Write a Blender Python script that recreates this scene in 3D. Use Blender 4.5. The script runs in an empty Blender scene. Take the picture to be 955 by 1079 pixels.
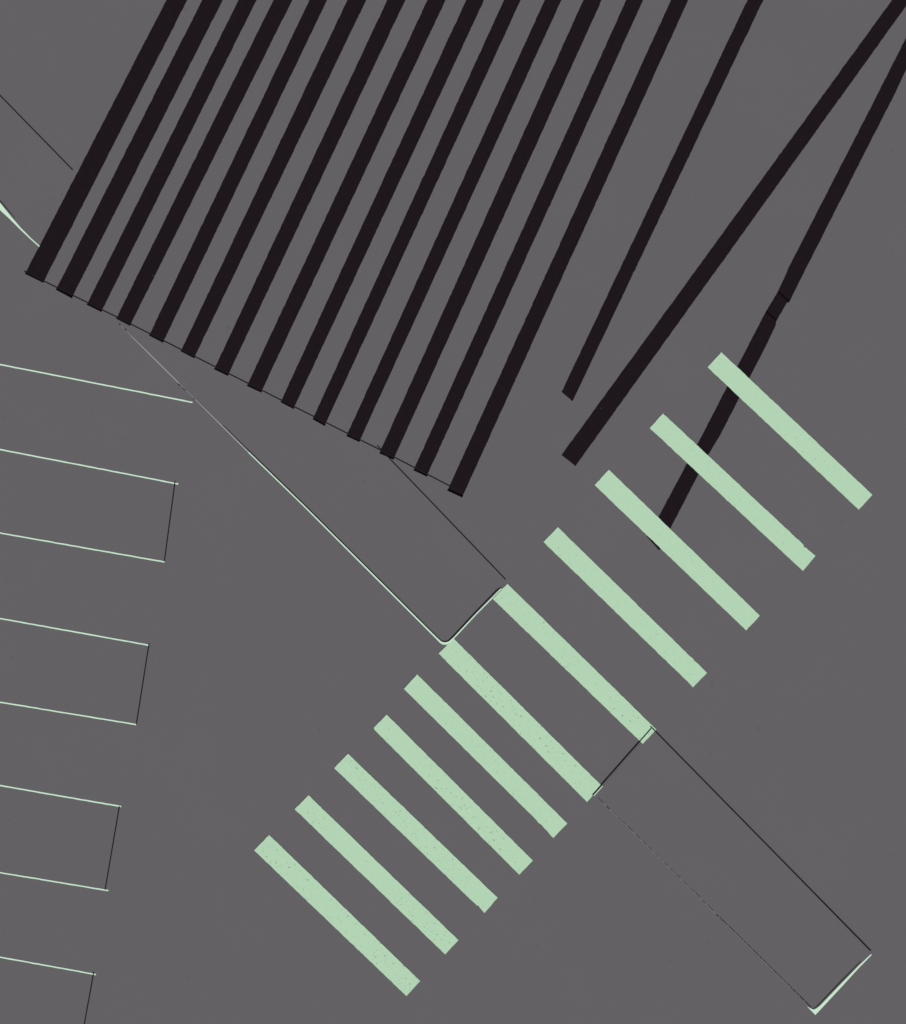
import bpy, bmesh, math, random
from mathutils import Vector
from mathutils.geometry import tessellate_polygon
random.seed(7)
S = 0.028                                   # metres of ground per photo pixel
W = lambda p: ((p[0]-477.5)*S, (539.5-p[1])*S)
sc = bpy.context.scene
C = sc.collection

# ---------------------------------------------------------------- materials
def lin(r, g, b):
    f = lambda c: c/12.92 if c <= .04045 else ((c+.055)/1.055)**2.4
    return tuple(f(v/255) for v in (r, g, b)) + (1,)
def scale(c, k): return tuple(v*k for v in c[:3]) + (1,)
GREY, GREEN, DARK = GC = (0.1235, 0.1150, 0.1185, 1), (0.434, 0.632, 0.420, 1), (0.0128, 0.0086, 0.0107, 1)

class Mat:
    def __init__(s, name):
        s.m = bpy.data.materials.new(name); s.m.use_nodes = True
        s.t = s.m.node_tree; s.b = s.t.nodes['Principled BSDF']
        s.b.inputs['Roughness'].default_value = 1
        s.b.inputs['Specular IOR Level'].default_value = 0.0
        g = s.n('ShaderNodeNewGeometry'); s.pos = g.outputs['Position']
    def n(s, kind, **k):
        x = s.t.nodes.new(kind)
        for a, v in k.items(): setattr(x, a, v)
        return x
    def noise(s, sc_, detail=3, rough=.5):
        x = s.n('ShaderNodeTexNoise'); x.inputs['Scale'].default_value = sc_
        x.inputs['Detail'].default_value = detail; x.inputs['Roughness'].default_value = rough
        s.t.links.new(s.pos, x.inputs['Vector']); return x.outputs['Fac']
    def ramp(s, src, a, b, ca=(0,0,0,1), cb=(1,1,1,1)):
        x = s.n('ShaderNodeValToRGB'); e = x.color_ramp.elements
        e[0].position = a; e[1].position = b; e[0].color = ca; e[1].color = cb
        s.t.links.new(src, x.inputs['Fac']); return x.outputs['Color']
    def mul(s, a, b):
        x = s.n('ShaderNodeMath', operation='MULTIPLY')
        s.t.links.new(a, x.inputs[0])
        if isinstance(b, float): x.inputs[1].default_value = b
        else: s.t.links.new(b, x.inputs[1])
        return x.outputs[0]
    def mix(s, f, a, b):
        x = s.n('ShaderNodeMix', data_type='RGBA')
        s.t.links.new(f, x.inputs[0])
        for i, v in ((6, a), (7, b)):
            if isinstance(v, tuple): x.inputs[i].default_value = v
            else: s.t.links.new(v, x.inputs[i])
        return x.outputs[2]
    def specks(s, cell, rad, patch, lo, hi, keep):
        """sparse round chips: one per Voronoi cell, only in some cells, only in some areas"""
        v = s.n('ShaderNodeTexVoronoi', voronoi_dimensions='2D'); v.inputs['Scale'].default_value = 1/cell
        s.t.links.new(s.pos, v.inputs['Vector'])
        d = s.ramp(v.outputs['Distance'], rad/cell*.6, rad/cell*1.3, (1,1,1,1), (0,0,0,1))
        sep = s.n('ShaderNodeSeparateColor'); s.t.links.new(v.outputs['Color'], sep.inputs[0])
        k = s.ramp(sep.outputs[0], keep, keep+.35)
        return s.mul(s.mul(d, k), s.ramp(s.noise(patch, 2), lo, hi))
    def out(s, col):
        s.t.links.new(col, s.b.inputs['Base Color']); return s.m

def asphalt():
    m = Mat('asphalt')
    a = m.ramp(m.noise(.35, 4), .35, .65, scale(GREY, .985), scale(GREY, 1.015))
    f = m.ramp(m.noise(22, 4, .7), .3, .7, scale(GREY, .965), scale(GREY, 1.035))
    c = m.mix(m.ramp(m.noise(.1), 0, 1, (.5,.5,.5,1), (.5,.5,.5,1)), a, f)
    # a few faint smudges and dark pits
    c = m.mix(m.mul(m.specks(1.3, .045, .16, .42, .6, .55), .45), c, scale(GREY, .72))
    c = m.mix(m.mul(m.ramp(m.noise(.9, 5, .6), .68, .78), .30), c, scale(GREY, .90))
    return m.out(c)
def green(name='worn_pale_green_paint', k=1.):
    m = Mat(name)
    a = m.ramp(m.noise(9, 4, .65), .3, .7, scale(GREEN, .985), scale(GREEN, 1.015))
    c = m.mix(m.mul(m.mul(m.ramp(m.noise(13.7, 1), .675, .72), m.ramp(m.noise(.42, 2), .42, .54)), .62*k), a, (.16, .22, .16, 1))
    c = m.mix(m.mul(m.mul(m.ramp(m.noise(26, 2, .6), .60, .70), m.ramp(m.noise(.6, 2), .43, .58)), .34*k), c, (.24, .34, .24, 1))
    c = m.mix(m.mul(m.specks(.47, .022, .5, .40, .55, .45), .5*k), c, (.18, .26, .18, 1))
    return m.out(c)
def dark():
    m = Mat('dark_sealer')
    a = m.ramp(m.noise(7, 4, .6), .3, .7, scale(DARK, .93), scale(DARK, 1.07))
    c = m.mix(m.mul(m.specks(.4, .02, .5, .60, .70, .55), .35), a, GREY)
    return m.out(c)
def flat(name, col, k=.03):
    m = Mat(name)
    return m.out(m.ramp(m.noise(12, 3), .3, .7, scale(col, 1-k), scale(col, 1+k)))
ASPH, GRN, CLEAN, DRK = asphalt(), green(), green('pale_green_paint', .4), dark()
SOFT = flat('weathered_line_paint', (0.36, 0.385, 0.35, 1))  # light grey for fainter stretches of the painted kerb light
LINE = flat('pale_line_paint', (0.56, 0.76, 0.56, 1))  # parking line paint, also the painted sunlit kerb faces of the islands
TAR_AND_SHADE = flat('tar', (0.014, 0.011, 0.013, 1), .1)  # tar seams and bay joints, also the painted kerb shadows round the islands
SEAM = flat('wet_tar', (0.0035, 0.0025, 0.003, 1), .1)  # blacker than the bands, for overlap seams and band feet
DULL = flat('worn_line', (0.25, 0.255, 0.25, 1))  # mid grey for the faintest painted kerb light

# ---------------------------------------------------------------- geometry
def tag(o, label=None, cat=None, group=None, kind=None):
    for k, v in (('label', label), ('category', cat), ('group', group), ('kind', kind)):
        if v: o[k] = v
    return o
def rough(pts, amp, step=2.2, skip=()):
    """subdivide a closed pixel outline and wobble it a fraction of a pixel, like a hand-laid edge"""
    if not amp: return pts
    out = []
    n = len(pts)
    for i in range(n):
        a, b = pts[i], pts[(i+1) % n]
        L = math.dist(a, b); k = max(1, int(L/step))
        nx, ny = (b[1]-a[1])/L, -(b[0]-a[0])/L
        out.append(a); v = 0
        for j in range(1, k):
            v = v*.3 + random.gauss(0, amp)
            t = (j+random.uniform(-.25, .25))/k
            out.append((a[0]+(b[0]-a[0])*t+nx*v, a[1]+(b[1]-a[1])*t+ny*v))
    return out
def prism(name, pts, z0, z1, mat, parent=None, amp=0., origin=None):
    pts = rough(pts, amp)
    w = [W(p) for p in pts]
    area = sum(w[i-1][0]*w[i][1]-w[i][0]*w[i-1][1] for i in range(len(w)))
    if area < 0: w.reverse()
    ox = sum(p[0] for p in w)/len(w) if parent is None else parent.location.x
    oy = sum(p[1] for p in w)/len(w) if parent is None else parent.location.y
    bm = bmesh.new()
    top = [bm.verts.new((x-ox, y-oy, z1)) for x, y in w]
    bot = [bm.verts.new((x-ox, y-oy, z0)) for x, y in w]
    if len(w) <= 4: bm.faces.new(top); bm.faces.new(bot[::-1])
    else:
        for t in tessellate_polygon([[Vector((x, y, 0)) for x, y in w]]):
            a, b, c = (w[k] for k in t)
            if (b[0]-a[0])*(c[1]-a[1]) - (b[1]-a[1])*(c[0]-a[0]) < 0: t = (t[0], t[2], t[1])
            bm.faces.new([top[k] for k in t]); bm.faces.new([bot[k] for k in t][::-1])
    for i in range(len(w)):
        j = (i+1) % len(w); bm.faces.new((top[j], top[i], bot[i], bot[j]))
    me = bpy.data.meshes.new(name); bm.to_mesh(me); bm.free()
    me.materials.append(mat)
    o = bpy.data.objects.new(name, me); C.objects.link(o)
    if parent: o.parent = parent
    else: o.location = (ox, oy, 0)
    return o
def ribbon(pts, w):
    """outline of a line through pts (pixels); w is a width or a list of widths"""
    ws = w if isinstance(w, (list, tuple)) else [w]*len(pts)
    A, B = [], []
    for i, p in enumerate(pts):
        a = pts[max(i-1, 0)]; b = pts[min(i+1, len(pts)-1)]
        L = math.dist(a, b); nx, ny = (b[1]-a[1])/L*ws[i]/2, -(b[0]-a[0])/L*ws[i]/2
        A.append((p[0]+nx, p[1]+ny)); B.append((p[0]-nx, p[1]-ny))
    return A + B[::-1]
def line(name, pts, w, z0, z1, mat, parent=None, amp=0.):
    """a raised strip along pts, built from one quad per segment"""
    if amp:
        q = [pts[0]]
        for a, b in zip(pts, pts[1:]):
            k = max(1, int(math.dist(a, b)/5))
            for j in range(1, k+1):
                t = j/k; q.append((a[0]+(b[0]-a[0])*t, a[1]+(b[1]-a[1])*t+random.gauss(0, amp)))
        w = [random.gauss(w, amp) for _ in q]; pts = q
    out = ribbon(pts, w); n = len(pts)
    A = [W(p) for p in out[:n]]; B = [W(p) for p in out[:n-1:-1]]
    ox, oy = (parent.location.x, parent.location.y) if parent else (sum(p[0] for p in A)/n, sum(p[1] for p in A)/n)
    bm = bmesh.new()
    V = [[bm.verts.new((x-ox, y-oy, z)) for x, y in P] for P, z in ((A, z1), (B, z1), (A, z0), (B, z0))]
    At, Bt, Ab, Bb = V
    for i in range(n-1):
        for f in ((At[i], At[i+1], Bt[i+1], Bt[i]), (Ab[i], Bb[i], Bb[i+1], Ab[i+1]),
                  (At[i], Ab[i], Ab[i+1], At[i+1]), (Bt[i], Bt[i+1], Bb[i+1], Bb[i])): bm.faces.new(f)
    bm.faces.new((At[0], Bt[0], Bb[0], Ab[0])); bm.faces.new((At[-1], Ab[-1], Bb[-1], Bt[-1]))
    bmesh.ops.recalc_face_normals(bm, faces=bm.faces)
    me = bpy.data.meshes.new(name); bm.to_mesh(me); bm.free(); me.materials.append(mat)
    o = bpy.data.objects.new(name, me); C.objects.link(o)
    if parent: o.parent = parent
    else: o.location = (ox, oy, 0)
    return o

# ---------------------------------------------------------------- the setting
bm = bmesh.new()
R = 3000
bm.faces.new([bm.verts.new(v) for v in ((-R,-R,0), (R,-R,0), (R,R,0), (-R,R,0))])
me = bpy.data.meshes.new('ground'); bm.to_mesh(me); bm.free(); me.materials.append(ASPH)
g = bpy.data.objects.new('ground', me); C.objects.link(g)
tag(g, 'flat mid grey asphalt ground spreading under every marking', kind='structure')

def up(a, b, y): t = (y-a[1])/(b[1]-a[1]); return (a[0]+(b[0]-a[0])*t, y)
TOP = -260
patch = prism('pavement', [(27.5, 287.5), (487, 523), up((487.3, 523.4), (725.4, 0), TOP), up((27, 287.6), (175.7, 0), TOP)], -.002, .008, ASPH)
tag(patch, 'grey pavement between the parallel dark bands, edged by a thin tar seam', kind='structure')

# ---------------------------------------------------------------- dark bands
bands = [  # top-left x, top-right x at the photo's upper edge; lower left, lower right
 (175.7,197.7,(27,287.8),(46,297.2)), (213.4,235,(59.5,304.6),(76.1,313.5)), (251.7,270.6,(92,320.3),(107.2,328)),
 (288.4,308.3,(123,335),(137.5,342.6)), (326.3,344.9,(157.7,352.8),(172.2,360.4)), (366.3,386.2,(191,369.4),(205,376.8)),
 (408.2,427.4,(226.2,388.4),(240.5,395.3)), (450.7,469.7,(260.7,405.9),(275.6,412.8)), (491.5,510.4,(296.2,423),(309.7,430.2)),
 (531.3,548.9,(330,441),(342.6,448.1)), (574.2,591.8,(365.5,458.7),(379,464.9)), (614.9,634.3,(400.3,476.8),(415,483.6)),
 (660.1,677.9,(436.2,494.8),(450.1,501.4)), (707.2,725.4,(471.9,516.2),(487.3,523.4)),
 (787.9,804.4,(592,413),(603.4,422.9)), (940.3,959.5,(592,479.5),(606.5,491.2))]
ordn = ['', 'second', 'third', 'fourth', 'fifth', 'sixth', 'seventh', 'eighth', 'ninth', 'tenth', 'eleventh', 'twelfth', 'thirteenth']
for i, (xl, xr, l, r) in enumerate(bands):
    o = prism('dark_band', [l, r, up(r, (xr, 0), TOP), up(l, (xl, 0), TOP)], -.002, .012, DRK, amp=.12)
    if i < 14:      # darker cap strip where the band stops at the seam
        dx, dy = r[0]-l[0], r[1]-l[1]; L = math.hypot(dx, dy); ux, uy = dx/L, dy/L
        c = 2.6 if i in (0, 1, 2, 13) else 1.8
        q = lambda p, s, k: (p[0]+ux*s+uy*k, p[1]+uy*s-ux*k)
        prism('foot_seal', [q(l, -.3, -.9), q(r, .3, -.9), q(r, .4, c-.9), q(l, .5, c-.9)], .004, .0132, SEAM, o)
    if i == 0: lab = 'broadest purplish black band, leftmost of the fourteen, beside the pale wedge'
    elif i == 13: lab = 'purplish black band, rightmost of the fourteen parallel ones, overshooting the tar seam'
    elif i < 13:
        lab = 'purplish black band, %s from the left in the fourteen' % ordn[i]
        if i == 11: lab += ', crossed by a stray tar line'
    elif i == 14: lab = 'lone purplish black band right of the fourteen, with a slanted end'
    else: lab = 'broad purplish black band leaning more than all others, ending above the crossing'
    tag(o, lab, 'dark band', 'fourteen parallel dark bands' if i < 14 else 'separate dark bands beside the crossing')
L17 = [(820,307.3),(832.3,280),(924.6,100),(955,39.8),(1107,-260)]
R17 = [(1126,-260),(955,73.3),(942.4,100),(850.8,280),(831.6,318.8),(829.6,318.6),(818.2,338.4),(817.4,343),(809.7,359.5),
       (790.5,396.9),(758.8,459),(746.6,479),(735.5,500.8),(707,556),(694.8,580)]
LL = [(682,565.8),(694.3,544.3),(723.8,489),(740,459),(777.7,385.5),(806.5,330)]
o = prism('dark_band', L17+R17+LL, -.002, .012, DRK, amp=.1)
tag(o, 'patched purplish black band running under three bars of the crossing', 'dark band', 'separate dark bands beside the crossing')
line('seam', [(820.5,307.6),(831.3,317.6)], 1.5, .010, .014, SEAM, o)
line('seam', [(807.5,328),(818.3,337.8)], 1.5, .010, .014, SEAM, o)

s = line('tar_seam', [(26,285.8),(46,296),(123,333.9),(205,375.4),(310,428.4),(400,473.6),(487,517.2)][:-1]+[(484,517.2)], 1.25, .006, .0145, TAR_AND_SHADE)
tag(s, 'long thin tar seam joining the feet of the fourteen parallel dark bands', 'tar seam')

# ---------------------------------------------------------------- crossing
bars = [
 [(745.7,387),(760.1,371),(919.3,521.4),(904.9,537.1)], [(684.7,451.1),(698.7,435.7),(846.6,573.8),(847.2,576.6),(849.3,577.0),(859.3,585.6),(846,601.5)],
 [(626.6,511.1),(641.7,494.9),(800.6,648.6),(786.4,664.3)], [(572.8,571.1),(588,555.4),(745.1,708.9),(730.2,724.3),(727.5,721.0)],
 [(519.4,631),(534.8,615.1),(691.7,768.6),(677.5,783.7)], [(462.4,688.6),(477.9,672.6),(633.8,827.6),(618.8,844.9)],
 [(425.8,725.8),(439.7,710.4),(597.9,867.5),(583.3,882.9),(569.5,868.0),(567.8,867.4),(565.0,863.6)],
 [(395.2,769.4),(393.9,766.9),(407.6,752.9),(561.5,906.7),(547.4,921.6)],
 [(352.4,809.2),(366.9,794.1),(524.5,945.9),(510.6,961.9),(505.4,955.8),(504.2,954.2),(502.2,953.6)],
 [(310.8,852.6),(325.3,837.8),(483.3,990.6),(469.2,1005.5)],
 [(267.9,895.7),(283.9,879.6),(443,1033.6),(428.4,1049.3)]]
barlab = [
 'pale green crossing bar at the upper right end, over the patched dark band',
 'pale green crossing bar second from the upper right end, nicked near its foot',
 'pale green crossing bar covering the lower end of the patched dark band',
 'clean pale green crossing bar between the patched dark band and the traffic islands',
 'wide pale green crossing bar whose foot carries the tar corner of the lower island',
 'wide pale green crossing bar starting at the rounded corner of the upper traffic island',
 'pale green crossing bar next below the bar at the rounded island corner',
 'pale green crossing bar fourth from the lower left end, with a chipped left corner',
 'pale green crossing bar, third from the lower left end, with a nick beside its foot',
 'pale green crossing bar with dark specks, second from the lower left end',
 'speckled pale green crossing bar at the lower left end of the crossing']
for i, (p, l) in enumerate(zip(bars, barlab)):
    tag(prism('crossing_bar', p, -.002, .018, CLEAN if i < 4 else GRN, amp=.11), l, 'crossing bar', 'pale green bars of the pedestrian crossing')

# ---------------------------------------------------------------- traffic islands: flush, kerb light and shade painted as strips
def island(slab, label):
    w = [W(p) for p in slab]
    e = bpy.data.objects.new('traffic_island', None); C.objects.link(e)
    e.location = (sum(p[0] for p in w)/len(w), sum(p[1] for p in w)/len(w), 0)
    tag(e, label, 'traffic island', 'grey traffic islands')
    prism('slab', slab, -.002, .004, ASPH, e)
    return e
a = island([(-150,-57),(77,179),(398,469.6),(533,611),(478,672.6),(466,678),(205,421),(42,259),(0,216),(-150,65)],
           'long grey traffic island outlined at its rounded pale corner, running under the parallel dark bands')
prism('edge_line', [(-4,209),(0,213.3),(6,220.8),(12,228.3),(22,239.8),(33,251.0),(42.6,259.6),(41.4,260.2),(32,251.8),(21,241.4),(10,230.4),(0,221.2),(-4,217)], .002, .0115, LINE, a)  # pale wedge painted in place of a sunlit kerb face
line('tar_joint', [(-2,209),(6,218.2),(16,229.5)], [.9,.8,.3], .002, .0125, TAR_AND_SHADE, a)
line('edge_line', [(139,354.6),(160,375.3),(189,404)], [.5,.8,.7], .002, .0115, SOFT, a)
line('edge_line', [(127.2,342.8),(131,346.8)], .4, .002, .0108, DULL, a)
line('edge_line', [(133.5,349.1),(139,354.6)], .5, .002, .0108, DULL, a)
line('edge_line', [(189,404),(206,420.9)], .5, .002, .0108, DULL, a)
for p, q in (((125.5,341),(127.3,342.7)), ((131.5,346.2),(133.4,347.9)), ((187.5,404.2),(190,406.8)), ((192.5,408.5),(196,411.5)), ((203.5,419.4),(205,421))):
    line('tar_joint', [p, q], .8, .002, .0118, TAR_AND_SHADE, a)
line('edge_line', [(206,420.9),(235.3,450),(262,476.5)], [.5,.8,1.1], .002, .0185, SOFT, a)
line('edge_line', [(262,476.5),(320,532.7),(375,587.6),(430,642.4),(460.5,672.8),(464.2,676.4),(466.8,677.9),(470.5,678.0),(473.6,676.6),(478.2,672.4),(502,646.9),(528.4,620.3)],
     [1.1,1.3,1.45,1.5,1.6,2.0,2.5,2.5,1.9,1.3,1.2,1.3], .002, .019, LINE, a)  # sunlit kerb face painted as a pale strip
line('tar_joint', [(235,447.8),(262,474.4),(320,530.9),(375,585.8),(430,640.6),(461.5,672.0),(465.6,675.6),(470.6,676.0),(473.2,674.6),(477.3,670.8),(501,645.2),(524,621.5),(528.5,618.9)],
     [.3,.7,.9,1.0,1.1,1.0,.9,.8,1.1,1.2,1.1,1.1,.5], .002, .0195, TAR_AND_SHADE, a)
line('tar_joint', [(520.5,629.6),(528.6,621.6)], .45, .002, .0200, TAR_AND_SHADE, a)
line('tar_joint', [(397.6,469.2),(411,483.4),(533,610.6)], 1.15, .002, .0155, TAR_AND_SHADE, a)  # kerb shadow on the upper right side, painted as a dark strip
line('tar_joint', [(-60,39),(0,100.3),(76.9,179.1)], 1.15, .002, .0135, TAR_AND_SHADE, a)  # same painted kerb shadow, further up the island

b = island([(627,838.5),(688,767.5),(917.5,1003),(859,1066)],
           'shorter grey traffic island below the crossing with a bright pale wedge at its end')
line('tar_joint', [(624.4,837.6),(686.3,767.2)], 1.25, .002, .0215, TAR_AND_SHADE, b)  # painted kerb shadow across the upper left end
line('edge_line', [(625.8,838.4),(635.2,828.0)], .9, .002, .0205, LINE, b)
line('tar_joint', [(685.4,765.0),(800,881.8),(917.6,1001.7)], [1.25,1.3,1.45], .002, .0210, TAR_AND_SHADE, b)  # painted kerb shadow along the upper right side
prism('edge_line', [(917.9,1005.2),(918.5,1006.3),(904.6,1020.4),(885.6,1041.2),(859.3,1069.4),(850.4,1060.4),(853.4,1062.0),(857.4,1063.9),(860.4,1062.6),(864.2,1059.6),(884.2,1038.8),(904.2,1018.2)], .002, .0075, LINE, b)  # sunlit end face of the kerb, painted flat as a pale wedge
line('tar_joint', [(855.5,1062.3),(858.5,1062.3),(863,1058.4),(883,1037.2),(907.5,1012.3)], [.5,.6,.9,1.1,.6], .002, .0085, TAR_AND_SHADE, b)
# the broken, half-lost dark line along the lower left side
P0, P1 = (630.5,840.3), (855.8,1062.3)
def onl(t, off=0): 
    return (P0[0]+(P1[0]-P0[0])*t+off*.70, P0[1]+(P1[1]-P0[1])*t-off*.72)
line('edge_line', [onl(.02,-.5), onl(.3,-.4), onl(.6,-.5), onl(.9,-.6)], .3, .002, .0065, DULL, b)
t = 0.0
while t < .985:
    d = random.uniform(.006, .04); w = random.uniform(.4, .85) if t < .55 else random.uniform(.65, .9)
    j = random.uniform(-.35, .35) if t < .6 else .2
    line('tar_joint', [onl(t, j), onl(min(t+d, .995), j*.5)], w, .002, .0075, TAR_AND_SHADE, b)
    t += d + (random.uniform(.004, .016) if t < .6 else .003)

# ---------------------------------------------------------------- parking bays
pl = [((0,384),(203,424)), ((0,473.6),(188,510)), ((0,561.6),(173.6,592.1)), ((0,651.6),(156.5,679.8)),
      ((0,739.8),(143.6,763.4)), ((0,827.6),(127.9,849.8)), ((0,919.4),(114.4,938.4)), ((0,1008.4),(101.2,1026.8))]
pll = ['thin pale parking line uppermost of the eight, ending at the island edge',
 'thin pale parking line on the upper side of the uppermost tar-ended bay', 'thin pale parking line on the lower side of the uppermost tar-ended bay',
 'thin pale parking line on the upper side of the second tar-ended bay', 'thin pale parking line on the lower side of the second tar-ended bay',
 'thin pale parking line on the upper side of the third tar-ended bay', 'thin pale parking line on the lower side of the third tar-ended bay',
 'thin pale parking line lowest of the eight, above the lowest tar joint']
for (p, q), l in zip(pl, pll):
    k = 60/(q[0]-p[0]); e = (p[0]-60, p[1]-(q[1]-p[1])*k)
    tag(line('parking_line', [e, p, q], 1.4, -.002, .008, LINE, amp=.07), l, 'parking line', 'thin pale lines of the parking bays')
js = [((184.7,507.0),(173.4,591.6)), ((157.3,677.8),(143.9,763)), ((126.0,849.4),(111,937.5)), ((99.0,1024.2),(88.4,1082))]
jl = ['thin tar joint closing the right end of the uppermost closed parking bay', 'thin tar joint closing the second closed parking bay from the top',
      'thin tar joint closing the third closed parking bay from the top', 'thin tar joint dropping out of view from the lowest parking line']
for (p, q), l in zip(js, jl):
    if q[1] > 1079: q = (q[0]-5, q[1]+28)
    tag(line('tar_joint', [p, q], 1.15, -.002, .0095, TAR_AND_SHADE), l, 'tar joint', 'tar joints at the ends of the parking bays')

# ---------------------------------------------------------------- light
EL, AZ = 58, 20                  # sun from the foot of the picture
w = bpy.data.worlds.new('World'); sc.world = w; w.use_nodes = True
sky = w.node_tree.nodes.new('ShaderNodeTexSky'); sky.sky_type = 'NISHITA'; sky.sun_disc = False
d = (math.sin(math.radians(AZ))*math.cos(math.radians(EL)), -math.cos(math.radians(AZ))*math.cos(math.radians(EL)), math.sin(math.radians(EL)))
sky.sun_elevation = math.radians(EL); sky.sun_rotation = math.atan2(d[0], d[1])
bg = w.node_tree.nodes['Background']; bg.inputs[1].default_value = .07
w.node_tree.links.new(sky.outputs[0], bg.inputs[0])
from mathutils import Vector
sl = bpy.data.lights.new('sun', 'SUN'); sl.energy = 3.2; sl.angle = math.radians(.5); sl.color = (1, .965, .91)
so = bpy.data.objects.new('sun', sl); C.objects.link(so)
so.rotation_euler = Vector(d).to_track_quat('Z', 'Y').to_euler()

# ---------------------------------------------------------------- camera: a drone looking straight down
H = 48
cd = bpy.data.cameras.new('camera'); cam = bpy.data.objects.new('camera', cd); C.objects.link(cam)
cam.location = (0, 0, H); cd.sensor_fit = 'VERTICAL'; cd.sensor_height = 24
cd.lens = 24*H/(1079*S); cd.clip_end = 9000
sc.camera = cam
sc.view_settings.view_transform = 'Standard'; sc.view_settings.look = 'None'
sc.view_settings.exposure = 0.0; sc.view_settings.gamma = 1
